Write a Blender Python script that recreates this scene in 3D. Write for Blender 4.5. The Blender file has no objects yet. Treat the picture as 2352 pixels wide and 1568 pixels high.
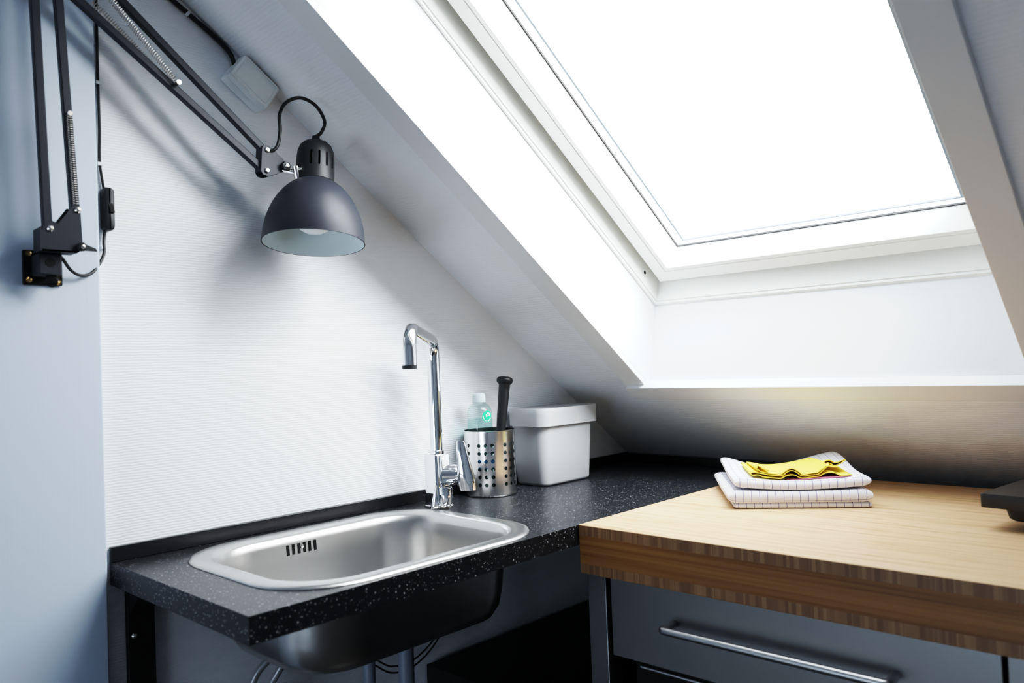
import bpy, bmesh, math, random
from mathutils import Vector, Matrix
random.seed(7)
C = bpy.context.scene.collection
SC = bpy.context.scene
ZF = 0.90                      # worktop height above the floor; everything is modelled relative to the worktop top
ORG = {}

# ------------------------------------------------------------------ materials
def nt(m):
    m.use_nodes = True
    return m.node_tree, m.node_tree.nodes, m.node_tree.links
def pbr(name, col, rough=0.5, metal=0.0, spec=0.5, **kw):
    m = bpy.data.materials.new(name); t, n, l = nt(m)
    b = n['Principled BSDF']
    b.inputs['Base Color'].default_value = (*col, 1)
    b.inputs['Roughness'].default_value = rough
    b.inputs['Metallic'].default_value = metal
    b.inputs['Specular IOR Level'].default_value = spec
    for k, v in kw.items(): b.inputs[k.replace('_', ' ')].default_value = v
    return m
def mapped(t, scale, rot=(0, 0, 0), coord='Object'):
    tc = t.nodes.new('ShaderNodeTexCoord'); mp = t.nodes.new('ShaderNodeMapping')
    mp.inputs['Scale'].default_value = scale; mp.inputs['Rotation'].default_value = rot
    t.links.new(tc.outputs[coord], mp.inputs['Vector']); return mp
def noise(t, vec, scale=1.0, detail=2.0, rough=.5):
    nz = t.nodes.new('ShaderNodeTexNoise'); nz.inputs['Scale'].default_value = scale
    nz.inputs['Detail'].default_value = detail; nz.inputs['Roughness'].default_value = rough
    t.links.new(vec.outputs[0], nz.inputs['Vector']); return nz
def bump(t, height, strength, dist, b):
    bp = t.nodes.new('ShaderNodeBump'); bp.inputs['Strength'].default_value = strength
    bp.inputs['Distance'].default_value = dist
    t.links.new(height, bp.inputs['Height']); t.links.new(bp.outputs[0], b.inputs['Normal'])
def ramp(t, fac, stops):
    r = t.nodes.new('ShaderNodeValToRGB')
    e = r.color_ramp.elements
    e[0].position, e[0].color = stops[0][0], (*stops[0][1], 1)
    e[1].position, e[1].color = stops[-1][0], (*stops[-1][1], 1)
    for p, c in stops[1:-1]:
        x = e.new(p); x.color = (*c, 1)
    t.links.new(fac, r.inputs[0]); return r

def m_wallpaper(name, rot=(0, 0, 0)):
    # painted woven glass-fibre wallpaper: short horizontal threads that step diagonally
    m = pbr(name, (.85, .872, .90), .55, spec=.35); t, n, l = nt(m); b = n['Principled BSDF']
    a = noise(t, mapped(t, (70, 70, 330), rot), 1, 2)
    w = n.new('ShaderNodeTexWave'); w.wave_type = 'BANDS'; w.bands_direction = 'Z'
    w.inputs['Scale'].default_value = 1.0; w.inputs['Distortion'].default_value = 2.6
    w.inputs['Detail'].default_value = 1.0; w.inputs['Detail Scale'].default_value = 1.4
    mp = mapped(t, (34, 34, 74), rot); l.new(mp.outputs[0], w.inputs['Vector'])
    mx = n.new('ShaderNodeMix'); mx.data_type = 'FLOAT'; mx.inputs[0].default_value = .5
    l.new(a.outputs[0], mx.inputs[2]); l.new(w.outputs[1], mx.inputs[3])
    bump(t, mx.outputs[0], .55, .0010, b)
    return m
def m_paint(name, col, rough=.45, grain=None, s=.15):
    m = pbr(name, col, rough); t, n, l = nt(m)
    mp = mapped(t, grain or (60, 60, 60))
    bump(t, noise(t, mp, 1, 4).outputs[0], s, .001, n['Principled BSDF'])
    return m
def m_laminate():
    m = pbr('black speckled laminate', (.012, .013, .016), .34, spec=.5); t, n, l = nt(m); b = n['Principled BSDF']
    mp = mapped(t, (1, 1, 1)); prev = None
    for sc, th, rad in ((150, .90, .19), (290, .91, .25), (85, .95, .13)):
        v = n.new('ShaderNodeTexVoronoi'); v.inputs['Scale'].default_value = sc
        l.new(mp.outputs[0], v.inputs['Vector'])
        g = n.new('ShaderNodeMath'); g.operation = 'LESS_THAN'; g.inputs[1].default_value = rad
        l.new(v.outputs['Distance'], g.inputs[0])
        sp = n.new('ShaderNodeSeparateColor'); l.new(v.outputs['Color'], sp.inputs[0])
        g2 = n.new('ShaderNodeMath'); g2.operation = 'GREATER_THAN'; g2.inputs[1].default_value = th - .32
        l.new(sp.outputs[0], g2.inputs[0])
        mu = n.new('ShaderNodeMath'); mu.operation = 'MULTIPLY'
        l.new(g.outputs[0], mu.inputs[0]); l.new(g2.outputs[0], mu.inputs[1])
        m2 = n.new('ShaderNodeMath'); m2.operation = 'MULTIPLY'
        l.new(mu.outputs[0], m2.inputs[0]); l.new(sp.outputs[1], m2.inputs[1])
        if prev is None: prev = m2
        else:
            mm = n.new('ShaderNodeMath'); mm.operation = 'MAXIMUM'
            l.new(prev.outputs[0], mm.inputs[0]); l.new(m2.outputs[0], mm.inputs[1]); prev = mm
    r = ramp(t, prev.outputs[0], [(0, (.012, .013, .016)), (.5, (.17, .17, .18)), (1, (.46, .46, .46))])
    l.new(r.outputs[0], b.inputs['Base Color'])
    return m
def m_bamboo(face):  # side and end browns also carry the shade of the unlit front edge
    m = pbr('bamboo ' + face, (.6, .4, .2), .42, spec=.4); t, n, l = nt(m); b = n['Principled BSDF']
    if face == 'top':
        strip = noise(t, mapped(t, (4.5, 95, 1)), 1, 1)
        fine = noise(t, mapped(t, (26, 420, 3)), 1, 3)
        mx = n.new('ShaderNodeMix'); mx.data_type = 'FLOAT'; mx.inputs[0].default_value = .45
        l.new(strip.outputs[0], mx.inputs[2]); l.new(fine.outputs[0], mx.inputs[3])
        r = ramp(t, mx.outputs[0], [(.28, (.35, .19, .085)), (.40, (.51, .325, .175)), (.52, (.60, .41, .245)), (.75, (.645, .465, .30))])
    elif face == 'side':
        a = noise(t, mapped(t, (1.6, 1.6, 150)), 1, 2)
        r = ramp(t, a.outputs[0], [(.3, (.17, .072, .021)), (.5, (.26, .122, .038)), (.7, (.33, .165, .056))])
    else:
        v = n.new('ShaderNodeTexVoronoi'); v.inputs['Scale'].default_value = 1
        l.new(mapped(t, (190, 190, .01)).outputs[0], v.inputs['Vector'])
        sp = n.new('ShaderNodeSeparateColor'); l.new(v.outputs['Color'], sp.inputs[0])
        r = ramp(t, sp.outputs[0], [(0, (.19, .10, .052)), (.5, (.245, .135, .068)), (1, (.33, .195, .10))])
    l.new(r.outputs[0], b.inputs['Base Color'])
    return m
def m_brushed(name, col, rough, scale, amt=.12):
    m = pbr(name, col, rough, 1.0); t, n, l = nt(m); b = n['Principled BSDF']
    nz = noise(t, mapped(t, scale), 1, 3)
    mr = n.new('ShaderNodeMapRange'); mr.inputs[3].default_value = rough - amt; mr.inputs[4].default_value = rough + amt
    l.new(nz.outputs[0], mr.inputs[0]); l.new(mr.outputs[0], b.inputs['Roughness'])
    bump(t, nz.outputs[0], .03, .0002, b)
    return m
def m_check():
    m = pbr('white cotton with blue window check', (.74, .74, .79), .9, spec=.1, Sheen_Weight=.3); t, n, l = nt(m); b = n['Principled BSDF']
    uv = n.new('ShaderNodeTexCoord'); s = n.new('ShaderNodeSeparateXYZ'); l.new(uv.outputs['UV'], s.inputs[0])
    outs = []
    for k, per in ((0, .0137), (1, .0275)):
        md = n.new('ShaderNodeMath'); md.operation = 'WRAP'; md.inputs[1].default_value = per; md.inputs[2].default_value = 0
        l.new(s.outputs[k], md.inputs[0])
        lt = n.new('ShaderNodeMath'); lt.operation = 'LESS_THAN'; lt.inputs[1].default_value = .0009
        l.new(md.outputs[0], lt.inputs[0]); outs.append(lt)
    mx = n.new('ShaderNodeMath'); mx.operation = 'MAXIMUM'
    l.new(outs[0].outputs[0], mx.inputs[0]); l.new(outs[1].outputs[0], mx.inputs[1])
    r = ramp(t, mx.outputs[0], [(0, (.74, .74, .79)), (1, (.15, .145, .36))]); l.new(r.outputs[0], b.inputs['Base Color'])
    bump(t, noise(t, mapped(t, (900, 900, 900)), 1, 2).outputs[0], .25, .0006, b)
    return m
def m_pane(refl=.7):
    m = bpy.data.materials.new('window pane glass'); t, n, l = nt(m)
    n.remove(n['Principled BSDF'])
    tr = n.new('ShaderNodeBsdfTransparent'); tr.inputs[0].default_value = (.95, .97, .97, 1)
    gl = n.new('ShaderNodeBsdfGlossy'); gl.inputs['Roughness'].default_value = .02
    fr = n.new('ShaderNodeLayerWeight'); fr.inputs[0].default_value = .5
    pw = n.new('ShaderNodeMath'); pw.operation = 'POWER'; pw.inputs[1].default_value = 5.0; l.new(fr.outputs['Facing'], pw.inputs[0])
    sc_ = n.new('ShaderNodeMath'); sc_.operation = 'MULTIPLY_ADD'; sc_.inputs[1].default_value = refl; sc_.inputs[2].default_value = .03; l.new(pw.outputs[0], sc_.inputs[0])
    mx = n.new('ShaderNodeMixShader')
    l.new(sc_.outputs[0], mx.inputs[0]); l.new(tr.outputs[0], mx.inputs[1]); l.new(gl.outputs[0], mx.inputs[2])
    l.new(mx.outputs[0], n['Material Output'].inputs[0])
    return m
def m_clear(name, tint, refl=.3):
    m = m_pane(refl); m.name = name
    for x in m.node_tree.nodes:
        if x.type == 'BSDF_TRANSPARENT': x.inputs[0].default_value = (*tint, 1)
        if x.type == 'BSDF_GLOSSY': x.inputs['Roughness'].default_value = .08
    return m
M = dict(
    wall=m_wallpaper('white woven wallpaper'),
    slope=m_wallpaper('white woven wallpaper on the slope'),
    plain=m_paint('plain white wall paint', (.74, .76, .79), .6),
    floor=m_paint('dark grey brown floor', (.05, .045, .04), .5),
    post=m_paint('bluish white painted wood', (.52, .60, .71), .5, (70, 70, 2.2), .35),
    casing=m_paint('white lacquered casing', (.78, .79, .80), .4),
    lining=m_paint('white window lining', (.72, .73, .74), .4),
    frame=m_paint('warm white window paint', (.79, .79, .76), .35),
    gasket=pbr('black rubber gasket', (.02, .018, .018), .6),
    spacer=pbr('grey glazing spacer', (.22, .26, .31), .5, .3),
    pane=m_pane(),
    laminate=m_laminate(),
    upstand=pbr('black upstand', (.011, .011, .014), .32),
    sink=m_brushed('brushed sink steel', (.56, .55, .54), .30, (900, 120, 900), .03),
    chrome=pbr('chrome', (.86, .87, .89), .045, 1),
    cup=m_brushed('brushed cup steel', (.72, .71, .70), .2, (30, 30, 600), .08),
    drawer=m_brushed('brushed drawer steel', (.225, .222, .222), .40, (6, 60, 500), .04),
    handle=pbr('satin steel', (.48, .48, .49), .34, 1),
    btop=m_bamboo('top'), bside=m_bamboo('side'), bend=m_bamboo('end'),
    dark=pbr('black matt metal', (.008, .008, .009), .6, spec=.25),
    lamp=pbr('dark grey lacquer', (.031, .034, .044), .45, spec=.3),
    lampplast=pbr('dark grey plastic', (.022, .024, .027), .45, spec=.4),
    lampin=pbr('pale inside of shade', (.75, .82, .83), .5),
    bulb=pbr('opal bulb', (.88, .9, .92), .3, Emission_Color=(.9, .95, 1, 1), Emission_Strength=.0),
    screw=pbr('nickel screw', (.8, .77, .73), .22, 1),
    brass=pbr('brass screw', (.62, .42, .2), .35, 1),
    spring=pbr('steel spring', (.66, .63, .60), .3, 1),
    slot=pbr('black slot', (.0008, .0008, .0009), .95, spec=.0),
    cord=pbr('black cord', (.012, .012, .014), .5),
    box=pbr('grey white plastic', (.82, .84, .84), .45),
    binp=pbr('pale grey plastic', (.52, .52, .53), .42),
    cap=pbr('translucent pale cap', (.60, .71, .73), .35, Alpha=.8),
    bottle=m_clear('clear greenish bottle', (.84, .915, .905), .35),
    soap=m_clear('clear pale liquid', (.84, .93, .92), .10),
    sticker=pbr('green sticker', (.02, .56, .24), .4),
    emblem=pbr('white emblem print', (.75, .95, .85), .4),
    bluelabel=pbr('blue label', (.04, .2, .42), .4),
    rubber=pbr('soft black handle', (.014, .014, .016), .42),
    check=m_check(),
    yellow=m_paint('yellow sponge cloth', (.85, .66, .085), .9, (700, 700, 700), .5),
    maroon=pbr('maroon cloth', (.28, .09, .14), .9),
    hob=pbr('black appliance plastic', (.010, .010, .011), .38),
    hobtop=pbr('dark grey appliance top', (.020, .020, .020), .45),
    pipe=pbr('grey drain pipe', (.20, .23, .28), .4),
    hose=pbr('braided grey hose', (.30, .31, .33), .4, .3),
    clip=pbr('white clip plastic', (.75, .78, .8), .4),
)

# ------------------------------------------------------------------ mesh builder
class MB:
    def __init__(s): s.v, s.f, s.uv, s.mi, s.cur = [], [], [], [], 0
    def add(s, vs, fs, uvs=None):
        o = len(s.v); s.v += [Vector(x) for x in vs]
        for i, f in enumerate(fs):
            s.f.append([o + k for k in f]); s.mi.append(s.cur)
            s.uv.append(uvs[i] if uvs else None)
        return s
    def box(s, lo, hi, fn=None):
        x0, y0, z0 = lo; x1, y1, z1 = hi
        vs = [(x0, y0, z0), (x1, y0, z0), (x1, y1, z0), (x0, y1, z0), (x0, y0, z1), (x1, y0, z1), (x1, y1, z1), (x0, y1, z1)]
        if fn: vs = [fn(*v) for v in vs]
        return s.add(vs, [(0, 3, 2, 1), (4, 5, 6, 7), (0, 1, 5, 4), (1, 2, 6, 5), (2, 3, 7, 6), (3, 0, 4, 7)])
    def prism(s, poly, fn, a, b):       # poly of 2D points, fn(u, v, h) -> point
        n = len(poly); vs = [fn(u, v, a) for u, v in poly] + [fn(u, v, b) for u, v in poly]
        return s.add(vs, [tuple(range(n))[::-1], tuple(range(n, 2 * n))] + [(i, (i + 1) % n, n + (i + 1) % n, n + i) for i in range(n)])
    def loft(s, loops, cap0=True, cap1=True):
        n = len(loops[0]); vs = [p for L in loops for p in L]; fs = []
        for k in range(len(loops) - 1):
            for i in range(n):
                j = (i + 1) % n; fs.append((k * n + i, k * n + j, (k + 1) * n + j, (k + 1) * n + i))
        if cap0: fs.append(tuple(range(n))[::-1])
        if cap1: fs.append(tuple(range((len(loops) - 1) * n, len(loops) * n)))
        return s.add(vs, fs)
    def lathe(s, prof, p0, axis, n=32, cap0=False, cap1=False):    # prof: (r, t) along axis from p0
        a = Vector(axis).normalized(); e = a.orthogonal().normalized(); g = a.cross(e); p0 = Vector(p0)
        loops = [[p0 + a * t + (e * math.cos(2 * math.pi * i / n) + g * math.sin(2 * math.pi * i / n)) * max(r, 1e-5) for i in range(n)] for r, t in prof]
        return s.loft(loops, cap0, cap1)
    def cyl(s, p0, p1, r, n=20, r1=None):
        d = Vector(p1) - Vector(p0); return s.lathe([(r, 0), (r if r1 is None else r1, d.length)], p0, d, n, True, True)
    def tube(s, pts, r, n=10, caps=True, flat=None):
        pts = [Vector(p) for p in pts]; loops = []
        t = (pts[1] - pts[0]).normalized(); e = t.orthogonal().normalized()
        for i, p in enumerate(pts):
            q = (pts[min(i + 1, len(pts) - 1)] - pts[max(i - 1, 0)]).normalized()
            e = (e - q * e.dot(q)).normalized(); g = q.cross(e); rr = r[i] if isinstance(r, (list, tuple)) else r
            loops.append([p + (e * math.cos(2 * math.pi * k / n) + g * math.sin(2 * math.pi * k / n)) * rr for k in range(n)])
        return s.loft(loops, caps, caps)
    def bar(s, p0, p1, w, h, side=(1, 0, 0)):       # rectangular bar, h measured along `side`
        p0, p1 = Vector(p0), Vector(p1); d = (p1 - p0).normalized(); a = Vector(side); a = (a - d * a.dot(d)).normalized(); g = d.cross(a)
        q = lambda p: [p + a * (h / 2 * i) + g * (w / 2 * j) for i, j in ((1, 1), (-1, 1), (-1, -1), (1, -1))]
        return s.loft([q(p0), q(p1)])
    def sphere(s, c, r, n=20, sc=(1, 1, 1)):
        prof = [(r * math.sin(math.pi * k / (n // 2)), r - r * math.cos(math.pi * k / (n // 2))) for k in range(n // 2 + 1)]
        o = len(s.v); s.lathe(prof, Vector(c) - Vector((0, 0, r)), (0, 0, 1), n)
        for v in s.v[o:]:
            for k in range(3): v[k] = c[k] + (v[k] - c[k]) * sc[k]
        return s

def build(name, mb, mat, parent=None, label=None, cat=None, group=None, kind=None, sharp=35, bevel=0, seg=2, solid=0, sub=0):
    lo = [min(v[k] for v in mb.v) for k in range(3)]; hi = [max(v[k] for v in mb.v) for k in range(3)]
    org = Vector(((lo[0] + hi[0]) / 2, (lo[1] + hi[1]) / 2, lo[2]))
    me = bpy.data.meshes.new(name)
    me.from_pydata([v - org for v in mb.v], [], mb.f)
    if any(mb.uv):
        ul = me.uv_layers.new(name='UVMap')
        for p in me.polygons:
            u = mb.uv[p.index]
            if u:
                for li, c in zip(p.loop_indices, u): ul.data[li].uv = c
    for x in (mat if isinstance(mat, (list, tuple)) else [mat]): me.materials.append(x)
    for p in me.polygons: p.material_index = mb.mi[p.index]; p.use_smooth = True
    bm = bmesh.new(); bm.from_mesh(me)
    bmesh.ops.remove_doubles(bm, verts=bm.verts, dist=2e-6)
    bmesh.ops.recalc_face_normals(bm, faces=bm.faces); bm.to_mesh(me); bm.free()
    me.set_sharp_from_angle(angle=math.radians(sharp))
    o = bpy.data.objects.new(name, me); C.objects.link(o)
    o.location = org; ORG[o] = org
    if parent: o.parent = parent; o.location = org - ORG[parent]
    if bevel:
        b = o.modifiers.new('bevel', 'BEVEL'); b.width = bevel; b.segments = seg; b.limit_method = 'ANGLE'; b.angle_limit = math.radians(40)
        b.harden_normals = False
    if solid:
        b = o.modifiers.new('solid', 'SOLIDIFY'); b.thickness = solid; b.offset = 0
    if sub:
        b = o.modifiers.new('sub', 'SUBSURF'); b.levels = sub; b.render_levels = sub
    tag(o, label, cat, group, kind)
    return o
def tag(o, label=None, cat=None, group=None, kind=None):
    if label: o['label'] = label
    if cat: o['category'] = cat
    if group: o['group'] = group
    if kind: o['kind'] = kind
def thing(name, loc, label=None, cat=None, group=None, kind=None):
    o = bpy.data.objects.new(name, None); C.objects.link(o); o.location = loc; ORG[o] = Vector(loc)
    o.empty_display_size = .02
    tag(o, label, cat, group, kind); return o
def rr(x0, x1, y0, y1, r, z, n=10):      # rounded rectangle loop
    out = []
    for cx, cy, a in ((x1 - r, y1 - r, 0), (x0 + r, y1 - r, 90), (x0 + r, y0 + r, 180), (x1 - r, y0 + r, 270)):
        for k in range(n + 1):
            t = math.radians(a + 90 * k / n); out.append((cx + r * math.cos(t), cy + r * math.sin(t), z))
    return out
def spline(pts, n=12):                    # Catmull-Rom through the points
    P = [Vector(p) for p in pts]; P = [P[0] * 2 - P[1]] + P + [P[-1] * 2 - P[-2]]; out = []
    for i in range(1, len(P) - 2):
        a, b, c, d = P[i - 1:i + 3]
        for k in range(n):
            t = k / n
            out.append(.5 * ((2 * b) + (c - a) * t + (2 * a - 5 * b + 4 * c - d) * t * t + (3 * b - a - 3 * c + d) * t ** 3))
    return out + [P[-2]]

# ------------------------------------------------------------------ room shell
SL = math.radians(36.166); P0 = Vector((0, 1.340, .020))
def S(x, s, o=0.0):                       # point on the slope: along eaves, up the slope, outward
    return Vector((x, P0.y - s * math.cos(SL) + o * math.sin(SL), P0.z + s * math.sin(SL) + o * math.cos(SL)))
XR, YB, YK, TOP = 3.2, -3.2, 2.06, 1.73
yt = P0.y - (TOP - P0.z) / math.tan(SL)
zk = P0.z - (YK - P0.y) * math.tan(SL)
gable = [(YB, -ZF), (YK, -ZF), (YK, zk), (yt, TOP), (YB, TOP)]
build('wall_left', MB().prism(gable, lambda y, z, x: (x, y, z), -.1, 0), M['wall'], kind='structure')
build('wall_right', MB().prism(gable, lambda y, z, x: (x, y, z), XR, XR + .1), M['plain'], kind='structure')
build('floor', MB().box((-.1, YB - .1, -ZF - .1), (XR + .1, YK + .1, -ZF)), M['floor'], kind='structure')
build('wall_front', MB().box((-.1, YK, -ZF), (XR + .1, YK + .1, zk)), M['plain'], kind='structure')
# back wall behind the photographer, with an opening for the added light window
bw = MB(); wx0, wx1, wz0, wz1 = .15, 1.85, -.80, .06
bw.box((-.1, YB - .1, -ZF), (wx0, YB, TOP)); bw.box((wx1, YB - .1, -ZF), (XR + .1, YB, TOP))
bw.box((wx0, YB - .1, -ZF), (wx1, YB, wz0)); bw.box((wx0, YB - .1, wz1), (wx1, YB, TOP))
build('wall_back', bw, M['plain'], kind='structure')
build('ceiling', MB().box((-.1, YB - .1, TOP), (XR + .1, yt + .02, TOP + .1)), M['plain'], kind='structure')
HX0, HX1, HS0, HS1 = .262, 1.000, .336, 1.52
sl = MB(); th = .165
for x0, x1, s0, s1 in ((-.1, HX0 - .014, -.9, 2.95), (HX1 + .014, XR + .1, -.9, 2.95), (HX0 - .014, HX1 + .014, -.9, HS0 - .014), (HX0 - .014, HX1 + .014, HS1 + .014, 2.95)):
    sl.box((x0, s0, 0), (x1, s1, th), S)
build('ceiling', sl, M['slope'], kind='structure')
# casing boards round the opening
cs = MB()
cs.box((.210, HS0 + .0115, -.012), (HX0, HS1 + .05, 0), S); cs.box((HX1, HS0 + .0115, -.012), (1.055, HS1 + .05, 0), S)
cs.box((HX0, HS1, -.012), (HX1, HS1 + .05, 0), S)
build('trim_1', cs, M['casing'], kind='structure', bevel=.0012)
build('trim_2', MB().box((.2145, HS0 - .036, -.021), (1.0565, HS0 + .0112, -.0002), S), M['casing'], kind='structure', bevel=.0012)
# post board carrying the lamp
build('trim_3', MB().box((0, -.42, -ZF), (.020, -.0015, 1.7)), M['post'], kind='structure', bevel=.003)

# ------------------------------------------------------------------ roof window
win = thing('window_1', S(.63, .92, .1), kind='structure')
LB = .407                                  # where the lower lining meets the frame
ln = MB()
ln.prism([(HS0, 0), (HS1, 0), (HS1 - .02, .166), (LB, .166)], lambda s, o, x: S(x, s, o), HX0 - .012, HX0)
ln.prism([(HS0, 0), (HS1, 0), (HS1 - .02, .166), (LB, .166)], lambda s, o, x: S(x, s, o), HX1, HX1 + .012)
ln.prism([(HS0, 0), (LB, .166), (LB - .014, .166), (HS0 - .014, 0)], lambda s, o, x: S(x, s, o), HX0 - .012, HX1 + .012)
ln.prism([(HS1, 0), (HS1 - .02, .166), (HS1 - .006, .166), (HS1 + .014, 0)], lambda s, o, x: S(x, s, o), HX0 - .012, HX1 + .012)
build('window_lining', ln, M['lining'], win)
def ring(mb, a0, a1, o0, o1, b0=None, b1=None):
    """rectangular ring: outer rect a0, inner rect a1 at depth o0; b0/b1 the same at depth o1. rect = (x0, x1, s0, s1)"""
    b0 = b0 or a0; b1 = b1 or a1
    L = lambda r, o: [S(r[0], r[2], o), S(r[1], r[2], o), S(r[1], r[3], o), S(r[0], r[3], o)]
    return mb.loft([L(a0, o0), L(a1, o0), L(b1, o1), L(b0, o1), L(a0, o0)], False, False)
ST = HS1 - .02
fr = MB()
ring(fr, (HX0 - .012, HX1 + .012, LB - .012, ST + .02), (.268, .994, LB + .007, ST - .005), .166, .172)
ring(fr, (HX0 - .012, HX1 + .012, LB - .012, ST + .02), (.271, .991, LB + .010, ST - .008), .172, .235, None, (.273, .989, LB + .045, ST - .03))
build('frame', fr, M['frame'], win, sharp=20)
sh = MB()
so = (.2885, .9735, .4505, 1.44); si = (.327, .935, .489, 1.40); sg = (.3435, .9185, .5005, 1.39)
ring(sh, so, si, .200, .252, so, sg)
ring(sh, (.2885, .9735, .4505, 1.44), (.318, .944, .480, 1.41), .1985, .200)
build('sash', sh, M['frame'], win, sharp=20, bevel=.001)
build('gasket', ring(MB(), sg, (.3455, .9165, .5023, 1.388), .2495, .2535), M['gasket'], win)
build('gap_seal', ring(MB(), (.273, .989, .437, 1.455), so, .228, .232), M['gasket'], win)
build('glazing_spacer', ring(MB(), (.3530, .909, .502, 1.38), (.3575, .9045, .5045, 1.3755), .264, .268), M['spacer'], win)
pn = MB(); pn.add([S(.34, .495, .2545), S(.922, .495, .2545), S(.922, 1.395, .2545), S(.34, 1.395, .2545)], [(0, 1, 2, 3)])
build('pane', pn, M['pane'], win)
# outer sash casing so the pane is held from outside as well
build('outer_sash', ring(MB(), (.27, .992, .43, 1.46), (.338, .924, .494, 1.396), .256, .29), M['frame'], win)
pc = S(.2716, .4915, .194)
pg = MB(); pg.lathe([(.0045, 0), (.0088, .0), (.0088, .0014), (.0045, .0016)], pc - Vector((.0002, 0, 0)), (1, 0, 0), 20)
plug = build('screw_cover', pg, M['box'], win)
build('screw_hole', MB().cyl(pc, pc + Vector((.0012, 0, 0)), .0046), M['gasket'], plug)
# unseen low window behind the photographer, added to throw blue-grey light on the trim
w2 = thing('added_window', ((wx0 + wx1) / 2, YB - .05, wz0), kind='structure')
f2 = MB(); e = .06
for lo, hi in (((wx0, YB - .08, wz0), (wx0 + e, YB - .02, wz1)), ((wx1 - e, YB - .08, wz0), (wx1, YB - .02, wz1)), ((wx0 + e, YB - .08, wz0), (wx1 - e, YB - .02, wz0 + e)), ((wx0 + e, YB - .08, wz1 - e), (wx1 - e, YB - .02, wz1)), ((.97, YB - .08, wz0 + e), (1.03, YB - .02, wz1 - e))):
    f2.box(lo, hi)
build('frame', f2, M['frame'], w2)
p2 = MB(); p2.add([(wx0 + e, YB - .05, wz0 + e), (.97, YB - .05, wz0 + e), (.97, YB - .05, wz1 - e), (wx0 + e, YB - .05, wz1 - e)], [(0, 1, 2, 3)])
p2.add([(1.03, YB - .05, wz0 + e), (wx1 - e, YB - .05, wz0 + e), (wx1 - e, YB - .05, wz1 - e), (1.03, YB - .05, wz1 - e)], [(0, 1, 2, 3)])
build('pane', p2, M['pane'], w2)

# ------------------------------------------------------------------ black worktop with cut-out
D = .425; TH = .033; YE = 1.36
wt = MB()
H = (.060, .395, .092, .538, .090)
wt.loft([rr(*H, -TH), rr(0.0005, D, .0075, YE, .0004, -TH), rr(0.0005, D, .0075, YE, .0004, 0), rr(*H, 0), rr(*H, -TH)], False, False)
top = thing('worktop', (D / 2, .68, -TH), 'black speckled laminate worktop running along the white wall, sink set into it', 'worktop')
build('board', wt, M['laminate'], top, sharp=20)
up = MB()
up.box((.0005, .0075, .0003), (.010, 1.335, .023)); up.box((.010, 1.318, .0003), (D, 1.335, .021))
build('upstand', up, M['upstand'], top, bevel=.001)

# shelf bracket below the worktop
br = thing('shelf_bracket', (.02, .048, -.42), 'black steel bracket screwed to wall under the left end of the worktop', 'bracket')
build('wall_bar', MB().box((.0005, .028, -.72), (.012, .068, -TH - .0005)), M['dark'], br, bevel=.001)
build('arm', MB().prism([(.012, -TH - .0005), (.058, -TH - .0005), (.058, -.040), (.012, -.082)], lambda x, z, y: (x, y, z), .030, .066), M['dark'], br)
build('screw', MB().lathe([(0.0001, .004), (.003, .0035), (.0048, .001), (.0048, 0)], (.012, .037, -.115), (1, 0, 0), 16), M['screw'], br)

# ------------------------------------------------------------------ sink
sink = thing('sink', (.235, .315, -.15), 'inset stainless steel sink with rounded corners in the black worktop', 'sink')
RO = (.036, .4165, .072, .558)
def inset(k, r, z): return rr(RO[0] + k, RO[1] - k, RO[2] + k, RO[3] - k, r, z)
def bowl(k, r, z): return rr(.080 + k, .386 - k, .106 + k, .521 - k, r, z)
bs = MB()
L = [inset(0, .112, .0004), inset(.0008, .1115, .0022), inset(.006, .108, .0042), inset(.014, .104, .0046), inset(.024, .099, .0040)]
L += [bowl(-.006, .094, .0028), bowl(-.001, .090, -.002), bowl(.002, .088, -.012), bowl(.0055, .086, -.045), bowl(.010, .084, -.090), bowl(.0145, .081, -.112), bowl(.024, .074, -.127), bowl(.044, .06, -.135), bowl(.09, .05, -.1385), bowl(.15, .003, -.140)]
L += [bowl(.15, .003, -.1415), bowl(.09, .05, -.1400), bowl(.0435, .06, -.1365), bowl(.0225, .0745, -.1285), bowl(.0130, .0815, -.113), bowl(.0085, .0845, -.090), bowl(.004, .0865, -.045), bowl(.0005, .0885, -.012), bowl(-.002, .0905, -.0015)]
bs.loft(L, False, False)
build('basin', bs, M['sink'], sink, sharp=60)
ov = MB()
for k in range(6):
    y = .2565 + k * .0103
    ov.prism([(-.0125 + .0003, 0), (-.029, 0), (-.0288, .0042), (-.0125, .0042)], lambda z, dy, h, y=y: (.080 + .0028 - .0001 * 0 + (-z - .012) * .1 + h, y + dy, z), 0, .0006)
build('overflow_slots', ov, M['dark'], sink)
build('overflow_screw', MB().lathe([(.0001, .0022), (.0026, .0016), (.0036, 0)], (.0836, .2847, -.0185), (1, 0, 0), 14), M['screw'], sink)
build('drain_pipe', MB().lathe([(.02, 0), (.02, .012), (.0135, .014), (.0135, .62)], (.20, .405, -.142), (0, 0, -1), 24, True, True), M['pipe'], sink)

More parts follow.
